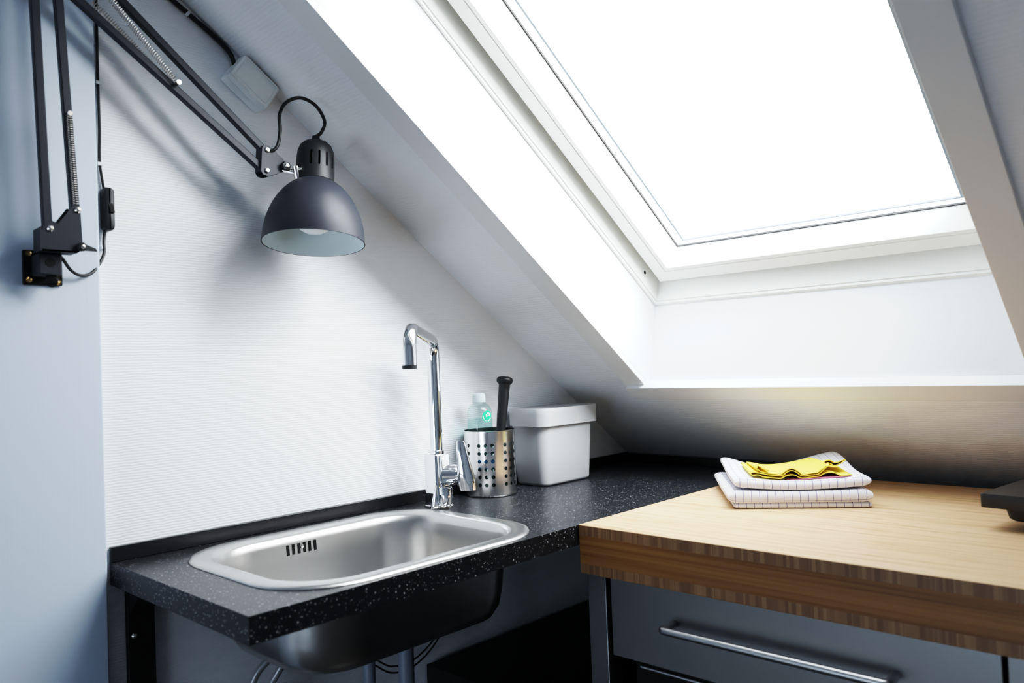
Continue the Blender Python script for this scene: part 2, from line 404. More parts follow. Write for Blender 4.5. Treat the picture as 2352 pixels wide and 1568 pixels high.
# water pipe, hoses and cables under the sink
build('standpipe', MB().cyl((.150, .365, -.141), (.150, .365, -.899), .0105, 20), M['pipe'], label='narrow grey pipe standing left of the sink drain under the basin', cat='pipe')
for k, (dx, lab) in enumerate(((0, 'grey hose curving below left end of the basin, outer of the two'), (.0, 'grey hose curving below the basin, inner one nearer the pipes'))):
    y = .205 + k * .036
    h = spline([(.07 + k * .01, y + .045, -.175), (.06 + k * .01, y + .028, -.195), (.05 + k * .01, y + .006, -.222), (.045, y - .004, -.27), (.045, y + .01, -.40), (.04, y + .05, -.899)], 10)
    build('hose', MB().tube(h, .0058, 12), M['hose'], label=lab, cat='hose', group='hoses under the sink')
for k, lab in enumerate(('thin black cable drooping behind the basin, upper of two', 'thin black cable drooping behind the basin, lower of two')):
    z = -.268 - k * .012
    h = spline([(.03, .640, z + .028), (.03, .618, z), (.03, .585, z - .022), (.03, .545, z - .034), (.03, .50, z - .028), (.03, .46, z - .0)], 10)
    build('cable', MB().tube(h, .0017, 8), M['cord'], label=lab, cat='cable', group='cables under the sink')
# low black cabinet in the shade below
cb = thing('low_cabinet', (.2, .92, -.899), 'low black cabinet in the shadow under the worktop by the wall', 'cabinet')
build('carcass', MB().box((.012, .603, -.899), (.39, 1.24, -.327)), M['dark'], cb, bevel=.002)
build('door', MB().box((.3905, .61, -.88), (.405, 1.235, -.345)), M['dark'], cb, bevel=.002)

# ------------------------------------------------------------------ faucet
fx, fy = .083, .590
fa = thing('faucet', (fx, fy, .0003), 'chrome kitchen faucet with tall angled spout behind the sink', 'faucet')
def sq(k, z): return rr(fx - .0190 + k, fx + .0190 - k, fy - .0190 + k, fy + .0190 - k, .006 - min(k, .004), z, 6)
body = MB().loft([sq(-.002, .0003), sq(-.002, .0035), sq(0, .0045), sq(0, .102), sq(.0012, .1035), sq(.004, .104)])
build('body', body, M['chrome'], fa, sharp=50)
spt = [(fx, fy, .10), (fx, fy, .16), (fx, fy, .22), (fx, fy, .285)]
dirv = Vector((.2335, .408, 0)) - Vector((fx, fy, 0)); d1 = dirv.normalized()
zt = .339
for k in range(1, 9):
    a = math.radians(90 * k / 8); r = .030; spt.append(Vector((fx, fy, zt - .012 - r)) + d1 * (r - r * math.cos(a)) + Vector((0, 0, r * math.sin(a))))
far = Vector((fx, fy, 0)) + dirv
for k in range(0, 9):
    a = math.radians(90 * k / 8); r = .032; spt.append(Vector((far.x, far.y, zt - r)) - d1 * (r - r * math.sin(a)) + Vector((0, 0, r * math.cos(a))))
spt += [(far.x, far.y, .285), (far.x, far.y, .2735)]
spo = build('spout', MB().tube(spt, .0122, 24), M['chrome'], fa)
build('aerator', MB().lathe([(.0125, 0), (.0125, .006), (.0105, .0065), (.009, .004), (.0001, .004)], (far.x, far.y, .2785), (0, 0, -1), 24, True), M['lampplast'], spo, label='dark outlet at the tip of the spout')
build('spout_ring', MB().lathe([(.0125, 0), (.0148, .001), (.0148, .006), (.0125, .0075)], (fx, fy, .1035), (0, 0, 1), 28, True, True), M['chrome'], fa)
ca = Vector((fx + .008, fy + .008, .061)); cdir = Vector((.75, .66, 0)).normalized(); cend = ca + cdir * .047
build('cartridge', MB().lathe([(.0200, 0), (.0203, .025), (.0190, .0255), (.0190, .027), (.0205, .0275), (.0205, .045), (.016, .049)], ca, cdir, 32, True, True), M['chrome'], fa)
lv = MB(); lb = Vector((.1420, .6160, .0470))
pr = [(.0165, 0), (.0175, .012), (.0172, .028), (.0138, .05), (.0108, .072), (.0096, .090), (.0066, .0965)]
ld = Vector((-.09, -.09, 1)).normalized(); side = Vector((.72, .69, 0)); fw = side.cross(ld)
loops = []
for hw, t in pr:
    c = lb + ld * t - Vector((0, 0, .014)); tk = .0085 if t < .03 else .0085 - (t - .03) * .075
    loops.append([c + side * hw * math.cos(2 * math.pi * k / 20) + fw * tk * math.sin(2 * math.pi * k / 20) for k in range(20)])
lv.loft(loops); build('lever', lv, M['chrome'], fa, sharp=60)
kn = Vector((.1085, .5865, .0040))
build('valve_knob', MB().lathe([(.0150, 0), (.0150, .002), (.0128, .004), (.0140, .034), (.0130, .0365), (.003, .038)], kn, (0, 0, 1), 28, True, True), M['chrome'], fa)
tg = MB(); loops = []
for hw, t in ((.0095, 0), (.0085, .006), (.005, .018), (.003, .030), (.0025, .035)):
    c = kn + Vector((-.0105, -.0185 + t * .10, -.003 + t * 1.25)); loops.append([c + Vector((.72, .69, 0)) * hw * math.cos(2 * math.pi * k / 16) + Vector((.69, -.72, 0)) * .003 * math.sin(2 * math.pi * k / 16) for k in range(16)])
tg.loft(loops); build('valve_lever', tg, M['chrome'], fa, sharp=60)

# ------------------------------------------------------------------ cutlery cup, bottle, brush
cx, cy, CR, CH = .0675, .752, .0545, .135
cu = MB(); NC = 24; cell = 2 * math.pi / NC
holes = {0: 1, 1: 1, 2: 1, 3: 0}; zs = [.026 + .0162 * k for k in range(6)]; ph0 = math.radians(-39)
for layer, R_ in ((0, CR), (1, CR - .0009)):
    def P(a, z): return (cx + R_ * math.cos(a), cy + R_ * math.sin(a), z)
    for c in range(NC):
        ac = ph0 - c * cell; has = (c % 4) != 3
        for k in range(2):        # plain bands below and above the holes
            z0, z1 = ((.004, zs[0] - .0081), (zs[-1] + .0081, CH))[k]
            for q in range(4):
                a0, a1 = ac - cell / 2 + cell * q / 4, ac - cell / 2 + cell * (q + 1) / 4
                cu.add([P(a0, z0), P(a1, z0), P(a1, z1), P(a0, z1)], [(0, 1, 2, 3)])
        for zc in zs:
            hz = .0081; sq, ci = [], []
            for q in range(16):
                t = 2 * math.pi * q / 16; ux, uz = math.cos(t), math.sin(t); m_ = max(abs(ux), abs(uz))
                sq.append(P(ac + ux / m_ * cell / 2, zc + uz / m_ * hz)); ci.append(P(ac + ux * .0040 / CR, zc + uz * .0040))
            if has:
                cu.add(sq + ci, [(q, (q + 1) % 16, 16 + (q + 1) % 16, 16 + q) for q in range(16)])
            else: cu.add(sq, [tuple(range(16))])
cu.lathe([(CR - .0009, 0), (CR + .0008, .0006), (CR + .0008, .0022), (CR - .0009, .0026)], (cx, cy, CH - .0012), (0, 0, 1), 72)
cu.lathe([(CR - .004, .0006), (CR - .001, .0012), (CR, .004)], (cx, cy, 0), (0, 0, 1), 72, True)
cu.lathe([(CR - .0009, .004), (CR - .003, .003), (.0001, .003)], (cx, cy, 0), (0, 0, 1), 72)
cup = build('cutlery_cup', cu, M['cup'], label='round stainless steel cutlery cup with rows of punched holes', cat='cutlery cup', sharp=50)
bx_, by_ = .054, .7385
bo = thing('soap_bottle', (bx_, by_, .0045), 'clear plastic soap bottle with green sticker standing in the steel cup', 'bottle')
BR = .0272
build('shell', MB().lathe([(.0001, 0), (BR - .004, 0), (BR, .004), (BR, .165), (BR - .001, .172), (BR - .0045, .180), (.019, .185), (.0138, .1865), (.0128, .190), (.0128, .196)], (bx_, by_, .0045), (0, 0, 1), 40), M['bottle'], bo, sharp=60)
build('liquid', MB().lathe([(.0001, .001), (BR - .005, .001), (BR - .0015, .005), (BR - .0015, .155), (.0001, .1555)], (bx_, by_, .0045), (0, 0, 1), 40), M['soap'], bo)
build('cap', MB().lathe([(.0128, 0), (.0142, .001), (.0138, .014), (.0125, .0185), (.008, .0205), (.0001, .021)], (bx_, by_, .194), (0, 0, 1), 32, True), M['cap'], bo)
def patch(mb, R_, a0, zc, poly):
    vs = [(bx_ + R_ * math.cos(a0 + u / R_), by_ + R_ * math.sin(a0 + u / R_), zc + v) for u, v in poly]; return vs
def disc(mb, R_, a0, zc, r0, r1, t0=0, t1=360, n=28, off=(0, 0)):
    lo = []
    for k in range(n + 1):
        t = math.radians(t0 + (t1 - t0) * k / n); lo.append(((off[0] + r0 * math.cos(t), off[1] + r0 * math.sin(t)), (off[0] + r1 * math.cos(t), off[1] + r1 * math.sin(t))))
    for k in range(n):
        mb.add(patch(mb, R_, a0, zc, [lo[k][0], lo[k][1], lo[k + 1][1], lo[k + 1][0]]), [(0, 1, 2, 3)])
sa = math.radians(-44 + 37); szc = .1655
st = MB()
for q in range(4): disc(st, BR + .0003, sa, szc, .0001 + q * .0031, .0031 * (q + 1))
stk = build('sticker', st, M['sticker'], bo, label='round green sticker')
em = MB(); disc(em, BR + .0005, sa, szc, .0036, .0058, -20, 215, 24, (.0018, .0022)); disc(em, BR + .0005, sa, szc, .0001, .0018, 0, 360, 16, (.0018, .0015))
disc(em, BR + .0005, sa, szc, .0095, .0104, 170, 250, 12); disc(em, BR + .0005, sa, szc, .0085, .0102, 270, 330, 10)
build('emblem', em, M['emblem'], stk)
lbm = MB(); lbm.lathe([(BR + .0003, .052), (BR + .0003, .068)], (bx_, by_, .0045), (0, 0, 1), 40)
build('label_band', lbm, M['bluelabel'], bo, label='blue band seen through the holes')
b0 = Vector((.0645, .7690, .0045)); b1 = Vector((.0640, .8105, .2465)); bd = (b1 - b0); bl = bd.length
brm = thing('dish_brush', b0, 'black rod handle with flared top leaning in the steel cup', 'brush')
build('handle', MB().lathe([(.006, 0), (.0085, .01), (.0088, .10), (.0108, .15), (.0122, bl - .03), (.0125, bl - .018), (.0148, bl - .0155), (.0176, bl - .012), (.0180, bl - .0075), (.0165, bl - .003), (.011, bl - .0005), (.0001, bl)], b0, bd, 28, True), M['rubber'], brm, sharp=50)

# ------------------------------------------------------------------ lidded bin
bn = thing('storage_bin', (.067, .955, .0003), 'pale grey plastic bin with lid standing in the corner on black worktop', 'bin')
def brr(k, r, z): return rr(.0125 + k, .1215 - k, .866 + k, 1.048 - k, r, z, 8)
build('bucket', MB().loft([brr(.0125, .014, .0003), brr(.0095, .017, .002), brr(.0075, .019, .007), brr(.004, .021, .07), brr(0, .022, .150)]), M['binp'], bn, sharp=50)
def lrr(k, r, z): return rr(.011 + k, .1285 - k, .859 + k, 1.063 - k, r, z, 8)
build('lid', MB().loft([lrr(.0035, .024, .1325), lrr(.0, .026, .133), lrr(-.0, .026, .160), lrr(.0002, .026, .1705), lrr(.001, .0255, .1722), lrr(.0022, .025, .1722), lrr(.003, .024, .1706), lrr(.012, .02, .1700)]), M['binp'], bn, sharp=30)

# ------------------------------------------------------------------ bamboo worktop and steel drawer unit
bt = MB(); tx0, tx1, ty0, ty1, tz0, tz1 = .4265, 1.66, .600, 1.285, -.079, .0015
bt.cur = 0; bt.add([(tx0, ty0, tz1), (tx1, ty0, tz1), (tx1, ty1, tz1), (tx0, ty1, tz1)], [(0, 1, 2, 3)])
bt.add([(tx0, ty0, tz0), (tx1, ty0, tz0), (tx1, ty1, tz0), (tx0, ty1, tz0)], [(3, 2, 1, 0)])
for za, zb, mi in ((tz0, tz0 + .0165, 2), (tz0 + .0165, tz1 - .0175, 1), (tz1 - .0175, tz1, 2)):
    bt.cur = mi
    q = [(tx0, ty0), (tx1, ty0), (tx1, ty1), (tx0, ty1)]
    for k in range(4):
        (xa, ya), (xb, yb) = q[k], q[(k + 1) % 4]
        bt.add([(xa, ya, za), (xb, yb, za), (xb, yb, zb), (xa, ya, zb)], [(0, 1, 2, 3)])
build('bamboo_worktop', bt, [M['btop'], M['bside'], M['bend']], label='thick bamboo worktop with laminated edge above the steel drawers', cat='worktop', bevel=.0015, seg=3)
du = thing('drawer_unit', (1.04, .95, -.899), 'stainless steel drawer unit carrying the bamboo worktop', 'drawer unit')
LX = ((.430, .468), (1.61, 1.648))
for x0, x1 in LX:
    for y0, y1 in ((.614, .650), (1.235, 1.271)):
        build('leg', MB().box((x0, y0, -.899), (x1, y1, tz0 - .0005)), M['drawer'], du, bevel=.0015)
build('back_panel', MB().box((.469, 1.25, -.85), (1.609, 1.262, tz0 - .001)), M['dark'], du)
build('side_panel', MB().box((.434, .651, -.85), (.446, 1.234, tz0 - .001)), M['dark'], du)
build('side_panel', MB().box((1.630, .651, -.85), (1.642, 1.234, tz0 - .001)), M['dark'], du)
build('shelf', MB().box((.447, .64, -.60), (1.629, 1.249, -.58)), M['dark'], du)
def handle(x0, x1, y, z, par):
    pts = [(x0 + .002, .6145, z + .001), (x0 + .001, .598, z)]
    for k in range(7):
        a = math.radians(90 * k / 6); pts.append((x0 + .006 - .006 * math.cos(a), y + .006 - .006 * math.sin(a) , z))
    for k in range(7):
        a = math.radians(90 * k / 6); pts.append((x1 - .006 + .006 * math.sin(a), y + .006 - .006 * math.cos(a), z))
    pts += [(x1 - .001, .598, z), (x1 - .002, .6145, z + .001)]
    build('handle', MB().tube(pts, .0058, 16), M['handle'], par)
for x0, x1 in ((.4765, 1.0365), (1.0415, 1.602)):
    d_ = build('drawer', MB().box((x0, .615, -.208), (x1, .633, tz0 - .0025)), M['drawer'], du, bevel=.0012)
    build('drawer_box', MB().box((x0 + .02, .6335, -.2), (x1 - .02, 1.15, tz0 - .02)), M['dark'], d_)
    handle(x0 + .118, x0 + .118 + .325, .580, -.135, d_)
build('lower_rail', MB().cyl((.520, .632, -.2215), (1.60, .632, -.2215), .0036, 14), M['handle'], du)
for x in (.521, 1.06, 1.599):
    build('rail_holder', MB().box((x - .004, .632, -.2245), (x + .004, .66, -.2185)), M['dark'], du)
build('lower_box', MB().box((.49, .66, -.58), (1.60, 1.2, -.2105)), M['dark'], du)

# ------------------------------------------------------------------ folded kitchen towels and cloth
FO = Vector((.5765, .8455, .0018)); FU = Vector((.824, .566, 0)).normalized(); FV = Vector((-FU.y, FU.x, 0))
def TL(u, v, z): return FO + FU * u + FV * v + Vector((0, 0, z))
def smooth(a, b, t):
    t = max(0, min(1, (t - a) / (b - a))); return t * t * (3 - 2 * t)
def slab(mb, u0, u1, v0, v1, base, thick, nu=44, nv=26, uo=0, vo=0):
    """one soft folded layer: rounded front fold, thin back edge"""
    prof = []                                   # (v, side) : side -1 bottom, +1 top, with fold arc at v0
    for k in range(nv + 1): prof.append((v1 - (v1 - v0 - .006) * k / nv, -1.0))
    for k in range(1, 8): prof.append((None, -1 + 2 * k / 8))
    for k in range(nv + 1): prof.append((v0 + .006 + (v1 - v0 - .006) * k / nv, 1.0))
    for k in range(1, 6): prof.append(('b', 1 - 2 * k / 6))
    cols = []
    for i in range(nu + 1):
        u = u0 + (u1 - u0) * i / nu; e = min(i, nu - i); f = 1 if e > 2 else (.45, .8, .95)[e]; col = []
        for v, sgn in prof:
            if v is None: vv = v0 + .006 - .006 * math.cos(sgn * math.pi / 2) * 1.0
            elif v == 'b': vv = v1 + .005 * math.cos(sgn * math.pi / 2)
            else: vv = v
            t = thick(u, vv) * f
            zz = base(u, vv) + thick(u, vv) / 2 + (math.sin(sgn * math.pi / 2) if (v is None or v == 'b') else sgn) * t / 2
            col.append(TL(u, vv, zz))
        cols.append(col)
    n = len(prof); arc = [0.0]
    for k in range(1, n): arc.append(arc[-1] + (cols[nu // 2][k] - cols[nu // 2][k - 1]).length)
    vs = [p for c in cols for p in c]; fs, uv = [], []
    for i in range(nu):
        for k in range(n):
            k2 = (k + 1) % n; a2 = arc[k2] if k2 else arc[-1] + .004
            fs.append((i * n + k, i * n + k2, (i + 1) * n + k2, (i + 1) * n + k))
            ua, ub = u0 + (u1 - u0) * i / nu + uo, u0 + (u1 - u0) * (i + 1) / nu + uo
            uv.append(((ua, arc[k] + vo), (ua, a2 + vo), (ub, a2 + vo), (ub, arc[k] + vo)))
    for i in (0, nu):
        idx = [i * n + k for k in range(n)]; fs.append(tuple(idx if i else idx[::-1])); uv.append(tuple((u0 + uo, .03) for _ in idx))
    mb.add(vs, fs, uv)
W_ = .236; DV = .235
def dish(u, v):           # how the upper towel sags in the middle and its far corners stand up
    b = smooth(.08, DV, v); q = u / W_
    return b * (.020 * smooth(.38, 1.0, q) + .014 * (1 - smooth(0, .36, q)) - .0040) - .003 * math.sin(math.pi * q) * (1 - b * .3)
def tlow(u, v): return .0225 - .003 * math.sin(math.pi * u / W_) - .0055 * smooth(.06, DV, v)
def lowtop(u, v): return .0107 + .004 * smooth(.1, DV, v) * (1 - smooth(.0, .3, u / W_)) + tlow(u, v)
def bhi(u, v): return max(.0352 - .0032 * math.sin(math.pi * u / W_) + .0032 + dish(u, v), lowtop(u, v) + .0008)
lo_ = MB()
slab(lo_, .004, W_, .003, DV, lambda u, v: .0, lambda u, v: .0105, uo=.002, vo=.004)
slab(lo_, -.006, W_ + .001, -.001, DV + .012, lambda u, v: .0107 + .004 * smooth(.1, DV, v) * (1 - smooth(.0, .3, u / W_)), tlow, uo=.007, vo=.0)
build('kitchen_towel', lo_, M['check'], label='blue checked white kitchen towel, lower one of the folded pair on bamboo', cat='towel', group='folded kitchen towels', sharp=60)
hi_ = MB()
slab(hi_, .006, W_, .002, DV, bhi, lambda u, v: .0175 - .002 * math.sin(math.pi * u / W_), uo=.012, vo=.002)
build('kitchen_towel', hi_, M['check'], label='blue checked white kitchen towel, upper one under the yellow cloth', cat='towel', group='folded kitchen towels', sharp=60)
def ztop(u, v): return bhi(u, v) + .0175 - .002 * math.sin(math.pi * u / W_)
# yellow cloth, S-folded
path = []
def seg(a, b, n):
    for k in range(n): path.append((a[0] + (b[0] - a[0]) * k / n, a[1] + (b[1] - a[1]) * k / n))
seg((.208, .0015), (.044, .0022), 26)
for k in range(7): a = math.radians(-90 - 180 * k / 6); path.append((.042 + .004 * math.cos(a), .0055 + .0030 * math.sin(a)))
seg((.048, .0080), (.160, .0062), 18); seg((.160, .0062), (.182, .0140), 5); seg((.182, .0130), (.203, .0235), 6)
path += [(.2055, .0255), (.2040, .0267)]
seg((.200, .0258), (.180, .0185), 6); seg((.180, .0185), (.165, .0100), 5); seg((.165, .0100), (.060, .0105), 18)
for k in range(6): a = math.radians(-90 - 150 * k / 5); path.append((.054 + .006 * math.cos(a), .0150 + .0042 * math.sin(a)))
path += [(.058, .0168), (.068, .0150)]
yc = MB(); nv = 16; n = len(path); vs = []
for j in range(nv + 1):
    t = j / nv
    for i, (u, z) in enumerate(path):
        wav = (.0042 * math.sin((u - .05) * 2 * math.pi / .066 + 2.6) + .0018 * math.sin(u * 190)) * (1 - smooth(.0, .75, t)) * smooth(.05, .09, u)
        lift = max(0, z - .0120); vfront = .019 + .008 * math.sin(u * 43 + 1.0) + (.030 if u > .17 and z > .012 else 0)
        vback = .172 - .012 * math.sin(u * 30) - (.07 * smooth(.165, .2, u) if z > .009 else .045 * smooth(.15, .208, u))
        v = vfront + (vback - vfront) * t
        zz = ztop(min(max(u, .01), .226), v) + .0012 + z * (1 - .25 * t) + max(wav, -.0035) * (.35 + .65 * min(1, z / .008)) + (.0035 if wav > 0 else .001) * (1 - t) - lift * t * .75
        vs.append(TL(u, v, zz))
yc.add(vs, [(j * n + i, j * n + i + 1, (j + 1) * n + i + 1, (j + 1) * n + i) for j in range(nv) for i in range(n - 1)])
build('dish_cloth', yc, M['yellow'], label='bright yellow cleaning cloth loosely folded on top of the checked towels', cat='cloth', solid=.0016, sharp=80)
mc = MB(); vs = []; nx, ny = 16, 8
for j in range(ny + 1):
    for i in range(nx + 1):
        u = .098 + .108 * i / nx; v = .0150 + .07 * j / ny + .003 * math.sin(u * 90)
        vs.append(TL(u, v, ztop(u, v) + .0011))
mc.add(vs, [(j * (nx + 1) + i, j * (nx + 1) + i + 1, (j + 1) * (nx + 1) + i + 1, (j + 1) * (nx + 1) + i) for j in range(ny) for i in range(nx)])
build('dish_cloth', mc, M['maroon'], label='maroon cloth peeping out beneath the yellow cloth', cat='cloth', solid=.0012)

# ------------------------------------------------------------------ black appliance at the right edge
ho = thing('hotplate', (1.12, 1.0, .0018), 'flat black appliance with stepped underside at right end of the bamboo worktop', 'hotplate')
ang = math.radians(-8); hc, hs = math.cos(ang), math.sin(ang)
def HP(x, y, z): return (.955 + x * hc - y * hs, .893 + x * hs + y * hc, z)
def hl(k, r, z, x1=.27, y1=.20): return [HP(a, b, c) for a, b, c in rr(k, x1 - k, k * .6, y1 - k, r, z, 6)]
build('top_plate', MB().loft([hl(.001, .004, .0355), hl(0, .005, .0365), hl(0, .005, .0545), hl(.001, .005, .0560)]), M['hobtop'], ho)
build('housing', MB().loft([hl(.034, .012, .0165), hl(.029, .012, .0195), hl(.025, .012, .0352)]), M['hob'], ho)
build('base_foot', MB().loft([hl(.062, .014, .0018), hl(.057, .014, .004), hl(.053, .014, .0163)]), M['hob'], ho)

# ------------------------------------------------------------------ lamp on the post
la = thing('wall_lamp', (.04, -.08, .41), 'dark grey adjustable arm lamp with dome shade mounted on the white post', 'lamp')
build('wall_plate', MB().box((.0203, -.105, .4115), (.026, -.0545, .4605)), M['dark'], la, bevel=.002)
for y, z in ((-.098, .4555), (-.098, .418), (-.061, .4165)):
    build('plate_screw', MB().lathe([(.0001, .0012), (.002, .0008), (.0038, .0022), (.0042, 0)], (.0261, y, z), (1, 0, 0), 14), M['brass'], la, label='brass screw')
blk = build('socket_block', MB().box((.0262, -.0945, .4225), (.060, -.0655, .4525)), M['lamp'], la, bevel=.002)
build('socket_hole', MB().cyl((.0602, -.080, .4400), (.0606, -.080, .4400), .0062, 22), M['dark'], blk)
build('clamp_knob', MB().lathe([(.006, 0), (.0085, .002), (.008, .010), (.004, .012)], (.045, -.074, .4185), (.5, -.2, -.3), 14, True, True), M['dark'], la)
brk = MB()
bpoly = [(-.095, .4535), (-.095, .4800), (-.090, .490), (-.081, .4955), (-.074, .4915), (-.0545, .5195), (-.0455, .5190), (-.043, .459), (-.050, .4535)]
for xa in (.047, .0745): brk.prism(bpoly, lambda y, z, x: (x, y, z), xa, xa + .002)
brk.prism([(-.095, .4535), (-.050, .4535), (-.050, .456), (-.095, .456)], lambda y, z, x: (x, y, z), .047, .0765)
brk.prism([(-.097, .4535), (-.095, .4535), (-.095, .485), (-.097, .485)], lambda y, z, x: (x, y, z), .047, .0765)
sw = build('swivel_bracket', brk, M['lamp'], la)
for y, z in ((-.084, .4845), (-.0485, .514)):
    build('bolt', MB().lathe([(.0001, .0032), (.003, .0028), (.0045, .001), (.0045, 0)], (.0768, y, z), (1, 0, 0), 14), M['screw'], sw)
wn = MB(); wn.lathe([(.006, 0), (.0065, .006), (.004, .008)], (.0768, -.046, .4615), (1, 0, 0), 16, True, True)
wn.prism([(-.046, .467), (-.028, .4605), (-.026, .4565), (-.045, .4565)], lambda y, z, x: (x, y, z), .078, .082)
wng = build('wing_nut', wn, M['lampplast'], sw)
build('bolt', MB().lathe([(.0001, .0025), (.0025, .002), (.0032, 0)], (.085, -.046, .4615), (1, 0, 0), 12), M['screw'], wng)
AX = .0615
build('lower_arm', MB().bar((AX, -.0835, .478), (AX, -.0955, .880), .0115, .0115), M['lamp'], la, bevel=.0015)
build('lower_arm', MB().bar((AX, -.0478, .508), (AX, -.0655, .862), .0115, .0115), M['lamp'], la, bevel=.0015)
el = MB(); epoly = [(-.104, .872), (-.104, .890), (-.060, .905), (-.010, .893), (-.010, .880), (-.030, .838), (-.040, .826), (-.058, .824), (-.070, .826), (-.075, .84)]
for xa in (.052, .070): el.prism(epoly, lambda y, z, x: (x, y, z), xa, xa + .002)
build('elbow_joint', el, M['dark'], la)
hj = Vector((.088, .2345, .6420)); hk = Vector((.088, .2330, .6090))
u0 = Vector((.0625, -.0215, .874)); l0 = Vector((.0625, -.0485, .8280))
build('upper_arm', MB().bar(u0, hj, .0115, .0115), M['lamp'], la, bevel=.0015)
build('upper_arm', MB().bar(l0, hk, .0115, .0115), M['lamp'], la, bevel=.0015)
def helix(p0, p1, r, turns, n=9):
    p0, p1 = Vector(p0), Vector(p1); d = p1 - p0; a = d.normalized(); e_ = a.orthogonal().normalized(); g_ = a.cross(e_); out = []
    for k in range(turns * n + 1):
        t = 2 * math.pi * k / n; out.append(p0 + d * (k / (turns * n)) + (e_ * math.cos(t) + g_ * math.sin(t)) * r)
    return out
def spring(p0, p1, r, turns): build('spring', MB().tube(helix(p0, p1, r, turns), .00062, 5), M['spring'], la)
ds = (hk - l0).normalized()
ls = l0 + ds * .178
spring(ls + Vector((-.010, .002, .006)), l0 + ds * .022 + Vector((-.010, .016, .014)), .0046, 42)
spring(ls + Vector((.010, .002, .006)), l0 + ds * .022 + Vector((.010, .028, .024)), .0046, 42)
build('spring_pin', MB().cyl(ls + Vector((-.016, .002, .005)), ls + Vector((.017, .002, .005)), .0035, 14), M['screw'], la)
pb = Vector((AX, -.0548, .650)); pe = Vector((AX, -.0490, .520))
for dx in (-.009, .009): spring(pb + Vector((dx, 0, 0)), pe + Vector((dx, 0, .002)), .0038, 40)
build('spring_pin', MB().cyl(pb + Vector((-.013, 0, 0)), pb + Vector((.0145, 0, 0)), .0034, 14), M['screw'], la)
hjm = MB(); hp = [(.2255, .645), (.229, .650), (.238, .6495), (.2635, .6315), (.270, .621), (.2695, .613), (.260, .6085), (.235, .5985), (.226, .600), (.2225, .606)]
for xa in (.0785, .0965): hjm.prism(hp, lambda y, z, x: (x, y, z), xa, xa + .002)
hjm.prism([(.2225, .606), (.2255, .645), (.2275, .645), (.2245, .606)], lambda y, z, x: (x, y, z), .080, .097)
hjo = build('head_joint', hjm, M['lamp'], la)
for y, z in ((.2345, .6420), (.2330, .6075)):
    build('bolt', MB().lathe([(.0001, .003), (.003, .0026), (.0047, .001), (.0047, 0)], (.0987, y, z), (1, 0, 0), 14), M['screw'], hjo)
kb = build('joint_knob', MB().lathe([(.0075, 0), (.0082, .002), (.0075, .009), (.003, .010)], (.0987, .2645, .6185), (1, 0, 0), 6, True, True), M['lampplast'], hjo)
build('bolt', MB().lathe([(.0001, .0025), (.003, .002), (.004, 0)], (.109, .2645, .6185), (1, 0, 0), 12), M['screw'], kb)
ax = Vector((.075, -.108, -1)).normalized(); T = Vector((.1120, .3190, .6665))
rod = MB(); r1 = T + ax * .060 + Vector((-.005, -.034, 0))
rod.cyl((.095, .264, .6135), r1, .0045, 16); rod.cyl(r1 + Vector((.004, -.003, .011)), r1 + Vector((.002, .002, -.009)), .0055, 14); rod.cyl(r1 + Vector((-.006, -.006, .004)), r1 + Vector((.014, .004, .006)), .0032, 12)
build('tilt_rod', rod, M['screw'], la)
hd = build('lamp_socket', MB().lathe([(.0001, 0), (.012, .0), (.0205, .0025), (.0265, .0085), (.0302, .018), (.0318, .032), (.0322, .0715), (.030, .0715)], T, ax, 48), M['lampplast'], la, sharp=50)
e1 = Vector((1, 0, 0)); e1 = (e1 - ax * e1.dot(ax)).normalized(); g1 = (-ax).cross(e1)
for grp in (0, 180):
    for dg in (-12, 12, 36, 60):
        a = math.radians(-33 + dg + grp); er = e1 * math.cos(a) + g1 * math.sin(a); et = -e1 * math.sin(a) + g1 * math.cos(a)
        pts = []; vt = MB()
        for hw, t in ((.0006, .0255), (.0016, .0275), (.0016, .049), (.0006, .051)):
            rad_ = (.0313 if t < .03 else .0321) + .0004; c = T + ax * t + er * rad_; pts.append((c - et * hw, c + et * hw))
        for k in range(3): vt.add([pts[k][0], pts[k][1], pts[k + 1][1], pts[k + 1][0]], [(0, 1, 2, 3)])
        build('vent_slot', vt, M['slot'], hd)
build('cord_grommet', MB().lathe([(.0085, .002), (.0088, -.004), (.0065, -.005), (.0062, -.010), (.003, -.0115)], T, ax, 18, True, True), M['lampplast'], hd)
RIM = .0845; HT = .108; pf = []
for k in range(17):
    t = k / 16; f_ = math.sqrt(max(0, 1 - ((1 - t) * .925) ** 2)) ** 1.08; pf.append((RIM * f_, .0705 + HT * t))
shd = build('lamp_shade', MB().lathe([(.030, .0700)] + pf + [(RIM + .0008, .0705 + HT + .0006), (RIM - .0006, .0705 + HT + .0008)], T, ax, 72), M['lamp'], la, sharp=50)
build('shade_lining', MB().lathe([(r - .0012, t + .0006) for r, t in pf], T, ax, 72), M['lampin'], shd, label='pale inner surface of the shade')
build('bulb', MB().lathe([(.013, .062), (.014, .080), (.023, .097), (.031, .113), (.033, .128), (.031, .143), (.0235, .155), (.013, .1606), (.0001, .162)], T, ax, 32), M['bulb'], shd)
c0 = spline([(.086, .2325, .643), (.098, .242, .641), (.1015, .252, .652), (.1015, .2575, .678), (.1005, .258, .705), (.101, .271, .728), (.105, .296, .740), (.110, .322, .731), (.1145, .336, .706), (.1155, .3285, .6850), T - ax * .010], 8)
build('lamp_cord', MB().tube(c0, .0029, 10), M['cord'], la)
c1 = spline([(.050, -.075, .456), (.045, -.061, .449), (.036, -.047, .434), (.030, -.0315, .4275), (.0225, -.015, .4325), (.0150, -.0015, .4475), (.0085, .0085, .466), (.0058, .0095, .485), (.0058, .0120, .505)], 8)
build('lamp_cord', MB().tube(c1, .0024, 8), M['cord'], la)
